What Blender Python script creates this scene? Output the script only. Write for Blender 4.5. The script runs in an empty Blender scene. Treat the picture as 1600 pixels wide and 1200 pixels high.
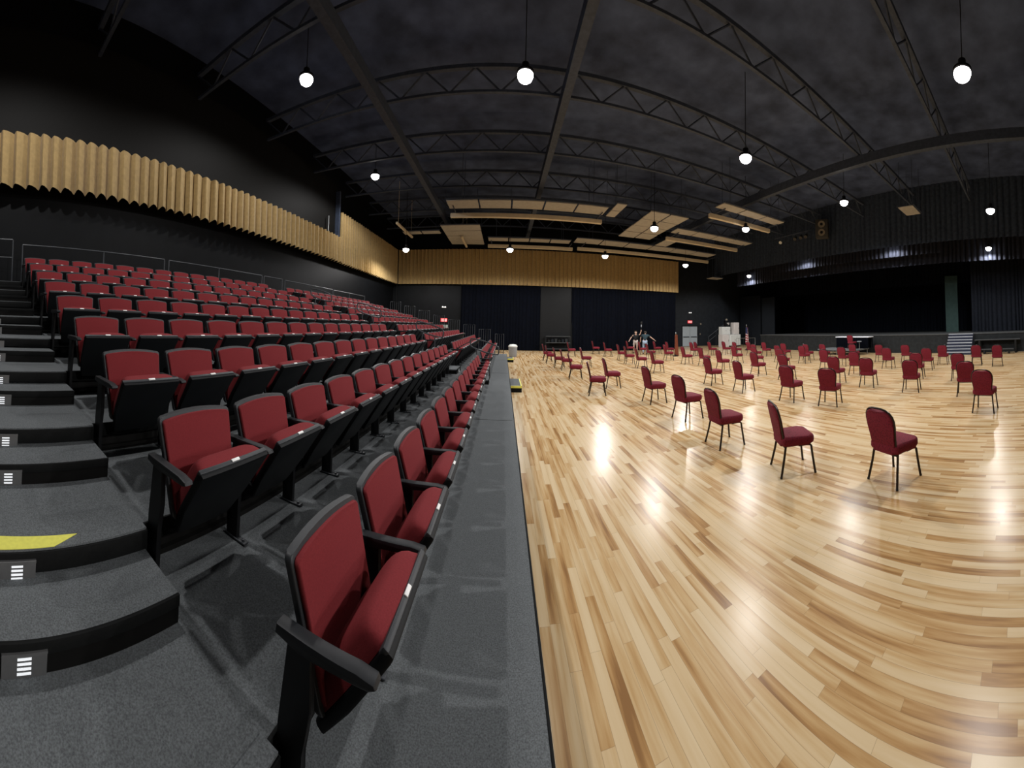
import bpy, bmesh, math, random
from mathutils import Vector, Matrix
random.seed(7)
PI = math.pi
scene = bpy.context.scene
COL = scene.collection
rad = math.radians

# ------------------------------------------------------------------ materials
def lin(c):
    return tuple(((v/255+.055)/1.055)**2.4 if v > 10 else v/255/12.92 for v in c)

def mat(name, col, rough=.5, metal=0., spec=.5, noise=0., nscale=30., bump=0., emit=None, estr=0., sheen=0., coat=0., bscale=None):
    m = bpy.data.materials.new(name); m.use_nodes = True
    nt = m.node_tree; b = nt.nodes['Principled BSDF']
    b.inputs['Base Color'].default_value = (*col, 1)
    b.inputs['Roughness'].default_value = rough
    b.inputs['Metallic'].default_value = metal
    b.inputs['Specular IOR Level'].default_value = spec
    if sheen:
        b.inputs['Sheen Weight'].default_value = sheen
        b.inputs['Sheen Roughness'].default_value = .5
    if coat: b.inputs['Coat Weight'].default_value = coat
    if emit:
        b.inputs['Emission Color'].default_value = (*emit, 1)
        b.inputs['Emission Strength'].default_value = estr
    if noise or bump:
        tc = nt.nodes.new('ShaderNodeTexCoord')
        n = nt.nodes.new('ShaderNodeTexNoise'); n.inputs['Scale'].default_value = nscale; n.inputs['Detail'].default_value = 5
        nt.links.new(tc.outputs['Object'], n.inputs['Vector'])
        if noise:
            r = nt.nodes.new('ShaderNodeValToRGB')
            r.color_ramp.elements[0].position = .3; r.color_ramp.elements[1].position = .7
            r.color_ramp.elements[0].color = (*[c*(1-noise) for c in col], 1)
            r.color_ramp.elements[1].color = (*[min(1, c*(1+noise)) for c in col], 1)
            nt.links.new(n.outputs['Fac'], r.inputs['Fac'])
            nt.links.new(r.outputs['Color'], b.inputs['Base Color'])
        if bump:
            n2 = nt.nodes.new('ShaderNodeTexNoise'); n2.inputs['Scale'].default_value = bscale or nscale*4
            nt.links.new(tc.outputs['Object'], n2.inputs['Vector'])
            bp = nt.nodes.new('ShaderNodeBump'); bp.inputs['Strength'].default_value = bump; bp.inputs['Distance'].default_value = .01
            nt.links.new(n2.outputs['Fac'], bp.inputs['Height']); nt.links.new(bp.outputs['Normal'], b.inputs['Normal'])
    return m

M = dict(
    seat_red=mat('seat red fabric', (.19, .0215, .0255), .9, spec=.2, noise=.12, nscale=180, bump=.25),
    shell=mat('black seat plastic', (.012, .0135, .016), .5, spec=.3, noise=.1, nscale=40),
    shell_lip=mat('grey black moulded frame', (.03, .033, .037), .5, spec=.35, noise=.08, nscale=60),
    pan=mat('black seat pan', (.0022, .003, .0038), .6, spec=.2, noise=.1, nscale=30),
    tag=mat('white seat number tag', (.85, .85, .83), .4, noise=.04, nscale=80),
    black_metal=mat('black powder coat', (.003, .0033, .004), .5, spec=.3, noise=.1, nscale=60),
    rail_metal=mat('dark grey rail', (.042, .046, .052), .45, spec=.35, noise=.1, nscale=60),
    carpet=mat('charcoal deck carpet', (.14, .151, .157), .95, spec=.12, noise=.35, nscale=160, bump=.5, bscale=500),
    riser=mat('black riser', (.0028, .0026, .0022), .7, spec=.2, noise=.2, nscale=15),
    nosing=mat('dark nosing', (.006, .0065, .0065), .75, spec=.15, noise=.2, nscale=60),
    plate=mat('grey step light plate', (.2, .2, .2), .4, metal=.6, noise=.05, nscale=40),
    slot=mat('step light slot', (.9, .9, .9), .4, emit=(.9, .95, 1), estr=.55),
    yellow=mat('yellow tape', (.75, .72, .12), .5, noise=.06, nscale=50),
    maroon=None, leg=mat('dark bronze tube', (.022, .015, .011), .35, metal=.4, noise=.15, nscale=70),
    glide=mat('black glide', (.01, .01, .01), .6, noise=.1, nscale=50),
    gold=mat('gold pleated drape', (.345, .24, .098), .9, noise=.12, nscale=9, bump=.15, sheen=.15),
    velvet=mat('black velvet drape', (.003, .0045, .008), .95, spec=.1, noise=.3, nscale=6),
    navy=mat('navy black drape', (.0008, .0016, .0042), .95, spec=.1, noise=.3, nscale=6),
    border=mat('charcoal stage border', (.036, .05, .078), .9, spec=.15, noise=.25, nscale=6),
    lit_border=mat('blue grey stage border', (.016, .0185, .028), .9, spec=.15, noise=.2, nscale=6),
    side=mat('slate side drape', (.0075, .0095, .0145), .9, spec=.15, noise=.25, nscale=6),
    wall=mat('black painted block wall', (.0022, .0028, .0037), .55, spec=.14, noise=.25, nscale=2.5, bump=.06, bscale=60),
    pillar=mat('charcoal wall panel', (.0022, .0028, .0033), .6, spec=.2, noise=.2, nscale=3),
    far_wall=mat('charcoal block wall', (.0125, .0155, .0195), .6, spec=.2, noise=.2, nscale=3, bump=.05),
    ceil=mat('dark navy ceiling', (.06, .085, .165), .8, spec=.2, noise=.4, nscale=1.2),
    beam=mat('dark steel beam', (.05, .065, .10), .6, spec=.3, noise=.2, nscale=8),
    cloud=mat('tan acoustic panel', (.37, .355, .325), .85, noise=.08, nscale=6, bump=.1),
    tan=mat('tan painted beam', (.62, .54, .4), .7, noise=.06, nscale=6),
    stage_top=mat('dark stage deck', (.055, .058, .059), .6, spec=.25, noise=.25, nscale=8),
    stage_face=mat('charcoal stage fascia', (.014, .0165, .018), .7, spec=.2, noise=.25, nscale=5),
    strip=mat('pale stair nosing strip', (.5, .54, .6), .45, noise=.05, nscale=40),
    navy_stair=mat('navy stair riser', (.012, .018, .04), .7, noise=.15, nscale=20),
    white=mat('white painted metal', (.62, .64, .62), .45, noise=.05, nscale=12),
    warm_white=mat('warm white panel', (.58, .55, .53), .5, noise=.05, nscale=12),
    door=mat('pale grey door', (.33, .38, .41), .45, noise=.05, nscale=10),
    chrome=mat('brushed steel', (.35, .37, .38), .35, metal=.8, noise=.05, nscale=50),
    lens=mat('lamp lens', (.9, .9, .9), .4, emit=(1, .98, .97), estr=13),
    glow=mat('emergency lamp', (.9, .9, .9), .4, emit=(1, 1, 1), estr=.5),
    exit_face=mat('white exit sign face', (.8, .7, .7), .4, emit=(1, .42, .42), estr=.28),
    exit_red=mat('red exit letters', (.7, .02, .02), .4, emit=(1, .04, .06), estr=.8),
    skin=mat('skin', (.55, .36, .28), .6, noise=.05, nscale=20),
    hair=mat('dark hair', (.02, .014, .01), .7, noise=.2, nscale=60),
    black_cloth=mat('black shirt cloth', (.008, .009, .012), .9, noise=.2, nscale=40),
    teal_cloth=mat('dark teal shirt cloth', (.012, .03, .04), .9, noise=.15, nscale=40),
    denim=mat('light blue denim', (.26, .34, .45), .9, noise=.15, nscale=60),
    pale_cloth=mat('pale shorts cloth', (.45, .4, .37), .9, noise=.1, nscale=40),
    orange=mat('orange flag cloth', (.17, .04, .015), .85, noise=.2, nscale=10),
    wood=mat('pale wood pole', (.3, .19, .09), .5, noise=.2, nscale=20),
    flag_red=mat('flag red', (.33, .02, .04), .85, noise=.1, nscale=20),
    flag_white=mat('flag white', (.55, .52, .5), .85, noise=.05, nscale=20),
    flag_blue=mat('flag blue', (.012, .02, .08), .85, noise=.1, nscale=20),
    spk=mat('brown grey speaker cabinet', (.035, .034, .03), .7, noise=.2, nscale=20),
    cone=mat('tan woofer cone', (.2, .175, .13), .7, noise=.1, nscale=20),
    table_white=mat('white table top', (.75, .78, .84), .5, noise=.03, nscale=12),
    grey_bin=mat('pale grey plastic', (.22, .24, .27), .5, noise=.08, nscale=15),
    green_flat=mat('grey green stage flat', (.026, .05, .047), .8, spec=.2, noise=.12, nscale=3),
    blue_flat=mat('slate stage flat', (.006, .0085, .012), .8, spec=.2, noise=.15, nscale=3),
    pale_green=mat('pale green notice', (.3, .36, .33), .6, noise=.05, nscale=20),
)

def fabric_maroon():
    m = mat('maroon patterned fabric', (.13, .010, .020), .85, spec=.25)
    nt = m.node_tree; b = nt.nodes['Principled BSDF']
    tc = nt.nodes.new('ShaderNodeTexCoord')
    v = nt.nodes.new('ShaderNodeTexVoronoi'); v.inputs['Scale'].default_value = 45
    r = nt.nodes.new('ShaderNodeValToRGB')
    r.color_ramp.elements[0].color = (.095, .007, .015, 1); r.color_ramp.elements[1].color = (.17, .013, .026, 1)
    r.color_ramp.elements[0].position = .15; r.color_ramp.elements[1].position = .5
    nt.links.new(tc.outputs['Object'], v.inputs['Vector']); nt.links.new(v.outputs['Distance'], r.inputs['Fac'])
    nt.links.new(r.outputs['Color'], b.inputs['Base Color'])
    bp = nt.nodes.new('ShaderNodeBump'); bp.inputs['Strength'].default_value = .2; bp.inputs['Distance'].default_value = .004
    nt.links.new(v.outputs['Distance'], bp.inputs['Height']); nt.links.new(bp.outputs['Normal'], b.inputs['Normal'])
    return m
M['maroon'] = fabric_maroon()

def floor_mat():
    m = bpy.data.materials.new('maple plank floor'); m.use_nodes = True
    nt = m.node_tree; N = nt.nodes; L = nt.links; b = N['Principled BSDF']
    tc = N.new('ShaderNodeTexCoord'); sp = N.new('ShaderNodeSeparateXYZ'); L.new(tc.outputs['Object'], sp.inputs[0])
    def math_(op, a, c=None, v=None):
        n = N.new('ShaderNodeMath'); n.operation = op
        for i, x in enumerate((a, c)):
            if x is None: continue
            if isinstance(x, (int, float)): n.inputs[i].default_value = x
            else: L.new(x, n.inputs[i])
        return n.outputs[0]
    W = .07
    colx = math_('DIVIDE', sp.outputs['X'], W); ci = math_('FLOOR', colx); cf = math_('FRACT', colx)
    wn = N.new('ShaderNodeTexWhiteNoise'); wn.noise_dimensions = '1D'; L.new(ci, wn.inputs['W'])
    sc = N.new('ShaderNodeSeparateColor'); L.new(wn.outputs['Color'], sc.inputs[0])
    leng = math_('ADD', math_('MULTIPLY', sc.outputs[1], .75), .55)
    yy = math_('DIVIDE', math_('ADD', sp.outputs['Y'], math_('MULTIPLY', sc.outputs[0], 9.)), leng)
    ri = math_('FLOOR', yy); rf = math_('FRACT', yy)
    wn2 = N.new('ShaderNodeTexWhiteNoise'); wn2.noise_dimensions = '2D'
    cb = N.new('ShaderNodeCombineXYZ'); L.new(ci, cb.inputs[0]); L.new(ri, cb.inputs[1]); L.new(cb.outputs[0], wn2.inputs['Vector'])
    s2 = N.new('ShaderNodeSeparateColor'); L.new(wn2.outputs['Color'], s2.inputs[0])
    ramp = N.new('ShaderNodeValToRGB'); cr = ramp.color_ramp
    cols = [(0, (.66, .515, .32)), (.42, (.61, .45, .255)), (.64, (.53, .35, .165)), (.83, (.42, .24, .095)), (1., (.27, .14, .055))]
    cr.elements[0].position = 0; cr.elements[0].color = (*cols[0][1], 1)
    cr.elements[1].position = 1; cr.elements[1].color = (*cols[-1][1], 1)
    for p, c in cols[1:-1]:
        e = cr.elements.new(p); e.color = (*c, 1)
    # long grain / heartwood streaks, shifted per board
    mp = N.new('ShaderNodeCombineXYZ')
    L.new(math_('ADD', math_('MULTIPLY', sp.outputs['X'], 17.), math_('MULTIPLY', s2.outputs[1], 60.)), mp.inputs[0])
    L.new(math_('ADD', math_('MULTIPLY', sp.outputs['Y'], 1.1), math_('MULTIPLY', s2.outputs[2], 40.)), mp.inputs[1])
    ns = N.new('ShaderNodeTexNoise'); ns.inputs['Scale'].default_value = 1.; ns.inputs['Detail'].default_value = 4; L.new(mp.outputs[0], ns.inputs['Vector'])
    fac = math_('ADD', math_('MULTIPLY', s2.outputs[0], .74), math_('MULTIPLY', math_('SUBTRACT', ns.outputs['Fac'], .42), 1.45))
    L.new(fac, ramp.inputs['Fac'])
    # seams
    edge = math_('MINIMUM', math_('MULTIPLY', math_('MINIMUM', cf, math_('SUBTRACT', 1., cf)), W), math_('MULTIPLY', math_('MINIMUM', rf, math_('SUBTRACT', 1., rf)), leng))
    seam = math_('LESS_THAN', edge, .0011)
    mx = N.new('ShaderNodeMix'); mx.data_type = 'RGBA'
    L.new(math_('MULTIPLY', seam, .45), mx.inputs['Factor']); L.new(ramp.outputs['Color'], mx.inputs['A']); mx.inputs['B'].default_value = (.16, .09, .04, 1)
    L.new(mx.outputs['Result'], b.inputs['Base Color'])
    rn = N.new('ShaderNodeTexNoise'); rn.inputs['Scale'].default_value = 1.3; L.new(tc.outputs['Object'], rn.inputs['Vector'])
    L.new(math_('ADD', math_('MULTIPLY', rn.outputs['Fac'],   .08), .205), b.inputs['Roughness'])
    b.inputs['Specular IOR Level'].default_value = .13
    # boards are a touch uneven, so reflections smear along the view
    bn = N.new('ShaderNodeBump'); bn.inputs['Strength'].default_value = .06; bn.inputs['Distance'].default_value = .01
    L.new(s2.outputs[1], bn.inputs['Height']); L.new(bn.outputs['Normal'], b.inputs['Normal'])
    return m
M['floor'] = floor_mat()

# ------------------------------------------------------------------ mesh helpers
class MB:
    def __init__(s): s.bm = bmesh.new()
    def box(s, x0, x1, y0, y1, z0, z1, bev=0., seg=2):
        vs = [s.bm.verts.new(p) for p in ((x0,y0,z0),(x1,y0,z0),(x1,y1,z0),(x0,y1,z0),(x0,y0,z1),(x1,y0,z1),(x1,y1,z1),(x0,y1,z1))]
        fs = [s.bm.faces.new([vs[i] for i in f]) for f in ((3,2,1,0),(4,5,6,7),(0,1,5,4),(1,2,6,5),(2,3,7,6),(3,0,4,7))]
        if bev:
            es = list({e for f in fs for e in f.edges})
            bmesh.ops.bevel(s.bm, geom=es, offset=bev, segments=seg, affect='EDGES', profile=.5)
        return s
    def prism(s, pts, axis, a, b, bev=0., seg=2):
        """closed outline pts (2-D) extruded along axis from a to b"""
        def P(p, t):
            return {'x': (t, p[0], p[1]), 'y': (p[0], t, p[1]), 'z': (p[0], p[1], t)}[axis]
        A = [s.bm.verts.new(P(p, a)) for p in pts]; B = [s.bm.verts.new(P(p, b)) for p in pts]
        n = len(pts); fs = [s.bm.faces.new(A[::-1]), s.bm.faces.new(B)]
        fs += [s.bm.faces.new((A[i], A[(i+1) % n], B[(i+1) % n], B[i])) for i in range(n)]
        if bev:
            es = list({e for f in fs[:2] for e in f.edges})
            bmesh.ops.bevel(s.bm, geom=es, offset=bev, segments=seg, affect='EDGES', profile=.5)
        return s
    def tube(s, pts, r, n=8, closed=False, caps=True):
        pts = [Vector(p) for p in pts]; k = len(pts)
        rs = r if isinstance(r, (list, tuple)) else [r]*k
        rings = []; up = None
        for i, p in enumerate(pts):
            if closed: d = (pts[(i+1) % k]-pts[i-1])
            else: d = pts[min(i+1, k-1)]-pts[max(i-1, 0)]
            d.normalize()
            if up is None:
                up = Vector((0, 0, 1)) if abs(d.z) < .9 else Vector((1, 0, 0))
            u = d.cross(up); u.normalize(); v = u.cross(d); v.normalize(); up = v
            rings.append([s.bm.verts.new(p+rs[i]*(math.cos(2*PI*j/n)*u+math.sin(2*PI*j/n)*v)) for j in range(n)])
        m = k if closed else k-1
        for i in range(m):
            a, b = rings[i], rings[(i+1) % k]
            for j in range(n): s.bm.faces.new((a[j], a[(j+1) % n], b[(j+1) % n], b[j]))
        if caps and not closed:
            s.bm.faces.new(rings[0][::-1]); s.bm.faces.new(rings[-1])
        return s
    def lathe(s, prof, c=(0,0,0), n=20, axis='z'):
        rings = []
        for r, z in prof:
            ring = []
            for j in range(n):
                a = 2*PI*j/n
                q = (r*math.cos(a), r*math.sin(a), z)
                if axis == 'x': q = (z, r*math.cos(a), r*math.sin(a))
                ring.append(s.bm.verts.new((c[0]+q[0], c[1]+q[1], c[2]+q[2])))
            rings.append(ring)
        for a, b in zip(rings, rings[1:]):
            for j in range(n): s.bm.faces.new((a[j], a[(j+1) % n], b[(j+1) % n], b[j]))
        s.bm.faces.new(rings[0][::-1]); s.bm.faces.new(rings[-1])
        return s
    def grid(s, rows):
        vs = [[s.bm.verts.new(p) for p in r] for r in rows]
        for a, b in zip(vs, vs[1:]):
            for i in range(len(a)-1): s.bm.faces.new((a[i], a[i+1], b[i+1], b[i]))
        return s
    def xf(s, m):
        s.bm.transform(m); return s
    def mesh(s, name, m, smooth=True):
        bmesh.ops.recalc_face_normals(s.bm, faces=s.bm.faces)
        me = bpy.data.meshes.new(name); s.bm.to_mesh(me); s.bm.free()
        me.materials.append(m)
        if smooth:
            for p in me.polygons: p.use_smooth = True
            try: me.set_sharp_from_angle(angle=rad(38))
            except Exception: pass
        return me
    def obj(s, name, m, parent=None, smooth=True, loc=None):
        o = bpy.data.objects.new(name, s.mesh(name, m, smooth)); COL.objects.link(o)
        if parent is not None: o.parent = parent
        if loc: o.location = loc
        return o

def link_mesh(name, me, parent=None):
    o = bpy.data.objects.new(name, me); COL.objects.link(o); o.parent = parent
    return o
def thing(name, label, cat, loc=(0,0,0), rz=0., group=None):
    o = bpy.data.objects.new(name, None); COL.objects.link(o)
    o.empty_display_size = .1
    o.location = loc; o.rotation_euler = (0, 0, rz); o['label'] = label; o['category'] = cat
    if group: o['group'] = group
    return o
def tag(o, label, cat, group=None):
    o['label'] = label; o['category'] = cat
    if group: o['group'] = group
    return o
def struct(name, mb, m, smooth=False):
    o = mb.obj(name, m, None, smooth); o['kind'] = 'structure'; return o
def copy_thing(src, label, loc, rz=None):
    r = src.copy(); COL.objects.link(r); r.location = loc
    if rz is not None: r.rotation_euler = (0, 0, rz)
    r['label'] = label
    for ch in KIDS[src.name]:
        c = ch.copy(); COL.objects.link(c); c.parent = r
        for g in KIDS.get(ch.name, ()):
            d = g.copy(); COL.objects.link(d); d.parent = c
    return r
KIDS = {}
def remember(root):
    for o in list(COL.objects):
        if o.parent is not None and (o.parent == root or o.parent.parent == root):
            KIDS.setdefault(o.parent.name, []).append(o)
ORD = ['first','second','third','fourth','fifth','sixth','seventh','eighth','ninth','tenth','eleventh','twelfth','thirteenth','fourteenth','fifteenth']

# ------------------------------------------------------------------ camera (a phone panorama: cylindrical, almost level)
FP, XV, Y0, PX, PR, H = 518.6645, 787.0, 488.722, .0365, .0234, 1.9592
cd = bpy.data.cameras.new('camera'); cam = bpy.data.objects.new('camera', cd); COL.objects.link(cam)
cd.type = 'PANO'; cd.panorama_type = 'CENTRAL_CYLINDRICAL'
cd.central_cylindrical_range_u_min = (0-XV)/FP
cd.central_cylindrical_range_u_max = (1600-XV)/FP
cd.central_cylindrical_range_v_min = (Y0-1200)/FP
cd.central_cylindrical_range_v_max = Y0/FP
cd.central_cylindrical_radius = 1.
cd.clip_start = .05; cd.clip_end = 200
fw = Vector((0, math.cos(PX), math.sin(PX)))
rt = Vector((math.cos(PR), -math.sin(PR)*math.sin(PX), math.sin(PR)*math.cos(PX)))
up = Vector((-math.sin(PR), -math.cos(PR)*math.sin(PX), math.cos(PR)*math.cos(PX)))
mw = Matrix.Identity(4)
for i, v in enumerate((rt, up, -fw)):
    for j in range(3): mw[j][i] = v[j]
mw.translation = Vector((0, 0, H))
cam.matrix_world = mw
scene.camera = cam

# ------------------------------------------------------------------ the room
XL, XR, YN, YB, YD, ZC = -9.05, 32.0, -7.0, 25.95, 28.95, 10.5
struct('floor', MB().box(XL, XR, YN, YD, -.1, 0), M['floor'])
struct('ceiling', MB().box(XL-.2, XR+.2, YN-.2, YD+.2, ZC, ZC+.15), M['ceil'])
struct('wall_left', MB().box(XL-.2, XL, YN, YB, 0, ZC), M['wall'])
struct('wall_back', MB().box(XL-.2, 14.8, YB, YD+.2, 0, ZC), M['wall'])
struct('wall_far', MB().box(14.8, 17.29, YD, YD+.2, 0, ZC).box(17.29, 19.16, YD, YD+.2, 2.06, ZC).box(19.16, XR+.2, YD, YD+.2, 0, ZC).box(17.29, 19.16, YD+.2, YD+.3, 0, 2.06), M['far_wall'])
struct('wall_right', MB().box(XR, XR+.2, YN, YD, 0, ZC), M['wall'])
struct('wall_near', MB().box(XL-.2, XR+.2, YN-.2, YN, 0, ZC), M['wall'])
struct('trim_1', MB().box(-8.75, -8.67, YB-.08, YB, 2.7, 5.05), M['pillar'])
# grey wall panel between the two drapes
struct('trim_2', MB().box(2.85, 5.5, YB-.14, YB, 0, 5.3), M['pillar'])
# roof joists under the dark deck
for i, y in enumerate((-4, -.5, 3, 6.5, 10, 13.5, 17, 20.5, 24)):
    mb = MB().box(XL, 19.2, y-.07, y+.07, 9.9, 10.02).box(XL, 19.2, y-.05, y+.05, 9.12, 9.2)
    x = XL; k = 0
    while x < 18.4:
        mb.tube([(x, y, 9.16 if k % 2 else 9.94), (x+.8, y, 9.94 if k % 2 else 9.16)], .03, 5); x += .8; k += 1
    struct('trim_%d' % (i+3), mb, M['beam'])
for i, x in enumerate((-4., 1.7, 12.2)):
    struct('trim_%d' % (i+12), MB().box(x-.12, x+.12, YN, YB if x < 14 else YD, 8.72, 9.1), M['beam'])

# ------------------------------------------------------------------ drapes
SOFT = ((0, 0), (.12, .35), (.24, .8), (.42, 1.), (.62, .95), (.76, .7), (.88, .25))
KNIFE = ((0, 0), (.05, .8), (.14, 1.), (.4, .85), (.7, .5), (.9, .12))
TUCK = ((0, 0), (.07, .55), (.13, .86), (.3, 1.), (.55, .97), (.82, .88), (.93, .6))
def drape(name, p0, p1, z0, z1, pitch, depth, m, label=None, cat='curtain', group=None, jit=.25, sharp=1., hem=.0, seed=1, parent=None, prof=None):
    """pleated cloth from p0 to p1 (x, y), folds swinging to the left of p0->p1"""
    rnd = random.Random(seed)
    a = Vector((*p0, 0)); b = Vector((*p1, 0)); d = (b-a); Lg = d.length; d.normalize(); n = Vector((-d.y, d.x, 0))
    us, hs = [], []
    t = 0.
    while t < Lg:
        w = pitch*(1+rnd.uniform(-jit, jit)); dep = depth*(1+rnd.uniform(-jit, jit))
        for q, h in (prof or (TUCK if m is M['gold'] else SOFT)):
            us.append(min(t+q*w, Lg)); hs.append(dep*h**sharp)
        t += w
    us.append(Lg); hs.append(0)
    rows = []
    K = 5
    for k in range(K+1):
        f = k/K
        row = []
        for u, h in zip(us, hs):
            amp = (.8+.2*(1-f)) if m is M['gold'] else .55+.45*(1-f)
            z = z0+(z1-z0)*f
            if k == 0: z += hem*(h/depth-.5)
            p = a+d*u+n*h*amp
            row.append((p.x, p.y, z))
        rows.append(row)
    o = MB().grid(rows).obj(name, m, parent)
    if label: tag(o, label, cat, group)
    return o

# gold valances (right end of the back one at x 14.8, corner at x -8.63)
drape('gold_valance', (14.8, 25.46), (-8.5, 25.46), 5.04, 7.81, .31, -.17, M['gold'], 'long gold pleated valance above the dark back curtains', 'valance', jit=.12, hem=.03, seed=3)
drape('gold_valance', (-8.7, 15.86), (-8.7, 25.4), 5.04, 7.83, .31, -.2, M['gold'], 'tall gold pleated valance on left wall beside the back corner', 'valance', jit=.12, hem=.06, seed=4, prof=KNIFE)
drape('gold_valance', (-8.7, -3.), (-8.7, 15.82), 5.06, 6.43, .33, -.23, M['gold'], 'shorter gold pleated valance high above the seating, below dark opening', 'valance', jit=.12, hem=.06, seed=5, prof=KNIFE)
# dark opening above the short valance
struct('trim_15', MB().box(XL, XL+.12, -3.2, 15.9, 6.3, 6.42).box(XL, XL+.3, 15.78, 15.9, 6.4, 9.0), M['beam'])
tag(MB().tube([(-8.8, 14.75, 6.45), (-8.8, 14.75, 7.35)], .03, 6).obj('pale_pole', M['chrome']), 'thin pale pole standing in dark opening above short gold valance', 'pole')
struct('trim_16', MB().box(XL, XL+.05, -3.0, 15.78, 6.42, 9.4), M['riser'])  # flat black sheet added over the wall, standing in for the opening's shade
# drapes on the back wall
drape('black_curtain', (2.85, 25.72), (-3.35, 25.72), .03, 5.3, .28, -.09, M['navy'], 'tall navy-black curtain left of the grey wall panel', 'curtain', seed=8)
drape('black_curtain', (14.65, 25.72), (5.35, 25.72), .03, 5.3, .28, -.09, M['navy'], 'tall navy-black curtain right of the grey wall panel, behind two people', 'curtain', seed=9)

# ------------------------------------------------------------------ bleacher
DEP, RISE, P0 = .8604, .2387, .37
def deckz(n): return P0+RISE*n
def nose(n): return .225 if n == 0 else -(.65+DEP*(n-1))
YS0, YS1 = -1.6, 18.35
bl = thing('bleacher', 'stepped charcoal carpeted seating bleacher along the left wall', 'bleacher', (0, 0, 0))
for n in range(10):
    x1 = nose(n); x0 = nose(n+1)-.06 if n < 9 else XL+.06
    z = deckz(n)
    y0_ = YS0 if n else -2.2
    MB().box(x0, x1-.014, y0_, YS1, z-.035, z).obj('deck', M['carpet'], bl, False)
    MB().box(x1-.014, x1, y0_, YS1, z-.10, z+.003, .004, 2).obj('nosing', M['nosing'], bl)
    if n:
        MB().box(x1+.002, x1+.045, -.9, .855, z-.10, z-.004, .004, 2).obj('landing_edge', M['nosing'], bl)
        MB().box(x1-.035, x1+.036, -.9, .85, z-.004, z+.006).obj('landing_carpet', M['carpet'], bl, False)
        MB().box(x1-.07, x1-.05, y0_, YS1, deckz(n-1), z-.035).box(x1-.05, x1-.02, y0_, YS1, deckz(n-1)+.03, deckz(n-1)+.055).obj('riser', M['riser'], bl, False)
    else:
        MB().box(x1-.06, x1-.02, y0_, YS1, 0, z-.035).obj('fascia', M['riser'], bl, False)
# end cheeks so the bleacher is closed towards the back and the near side
pr = [(nose(0)-.06, 0)]
for n in range(10):
    pr += [(nose(n)-.06, deckz(n)-.04)]
    if n < 9: pr += [(nose(n+1)-.06, deckz(n)-.04)]
pr += [(XL+.06, deckz(9)-.04), (XL+.06, 0)]
MB().prism(pr, 'y', YS1-.06, YS1-.01).obj('end_panel', M['riser'], bl, False)
MB().prism(pr, 'y', YS0+.01, YS0+.06).obj('end_panel', M['riser'], bl, False)
# half steps in the two aisles, with light plates on the near ones
AISLES = ((-.55, .858), (8.84, 9.66))
for ai, (ya, yb) in enumerate(AISLES):
    for n in range(1, 10):
        x1 = nose(n)+(.34 if ai == 0 else .30); x0 = nose(n)-.02; zb = deckz(n-1); zt = zb+RISE*.52
        st = MB().box(x0, x1-.004, ya, yb, zb, zt-.03).obj('aisle_step', M['riser'], bl, False)
        MB().box(x0, x1-.012, ya, yb, zt-.03, zt, .003, 1).obj('tread', M['carpet'], st)
        MB().box(x1-.014, x1+.002, ya-.001, yb+.001, zt-.05, zt+.002, .004, 2).obj('step_nosing', M['nosing'], st)
        yc = .20 if ai == 0 else (ya+yb)/2
        for xx, zz, par in ((x1-.004, zt-.05, st), (nose(n)+(.045 if ai == 0 else 0), deckz(n)-.055, bl)):
            pl = MB().box(xx, xx+.008, yc-.085, yc+.085, zz-.075, zz+.02, .002, 1).box(xx, xx+.014, yc-.085, yc+.085, zz+.012, zz+.022).obj('step_light', M['plate'], par)
            if par is st or True:
                mb = MB()
                for q in range(4): mb.box(xx+.008, xx+.0095, yc-.026, yc+.026, zz-.062+q*.018, zz-.053+q*.018)
                if par is st: mb.obj('light_slot', M['slot'], st, False)
                else: mb.obj('light_slot', M['slot'], pl, False)
# yellow tape on the nosing of the second deck at the near aisle
MB().prism([(nose(2)-.055, .1), (nose(2)+.034, .1), (nose(2)+.035, .37), (nose(2)-.03, .50)], 'z', deckz(2)+.0065, deckz(2)+.009).obj('yellow_tape', M['yellow'], bl, False)
# joints of the front platform
for y in (5.6, 11.0, 14.9):
    MB().box(-.60, .185, y-.006, y+.006, P0, P0+.002).obj('deck_joint', M['nosing'], bl, False)

# ------------------------------------------------------------------ tip-up seats
def outline(w_bot, w_top, z0, z1, crown, rc, n=5):
    """front view of a seat back: (y, z), top edge arched by crown, corners rounded"""
    pts = []
    def wz(z): return (w_bot+(w_top-w_bot)*(z-z0)/(z1-z0))/2
    def arc(cy, cz, a0, a1):
        for i in range(n+1):
            a = a0+(a1-a0)*i/n
            pts.append((cy+rc*math.cos(a), cz+rc*math.sin(a)))
    arc(-wz(z0)+rc, z0+rc, -PI, -PI/2); arc(wz(z0)-rc, z0+rc, -PI/2, 0)
    arc(wz(z1)-rc, z1-crown-rc, 0, PI/2)
    for i in range(1, 8):
        t = i/8; y = (wz(z1)-rc)*(1-2*t)
        pts.append((y, z1-crown+crown*(1-(2*t-1)**2)))
    arc(-wz(z1)+rc, z1-crown-rc, PI/2, PI)
    return pts
def slab(pts, x_back, x_front, bev, seg=3):
    """outline slab leaned back (top towards -x)"""
    mb = MB().prism(pts, 'x', x_back, x_front, bev, seg)
    for v in mb.bm.verts:
        z = v.co.z; y = v.co.y
        v.co.x += .135*(.805-z)/.5 - .012*(1-(y/.25)**2)
    return mb
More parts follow.
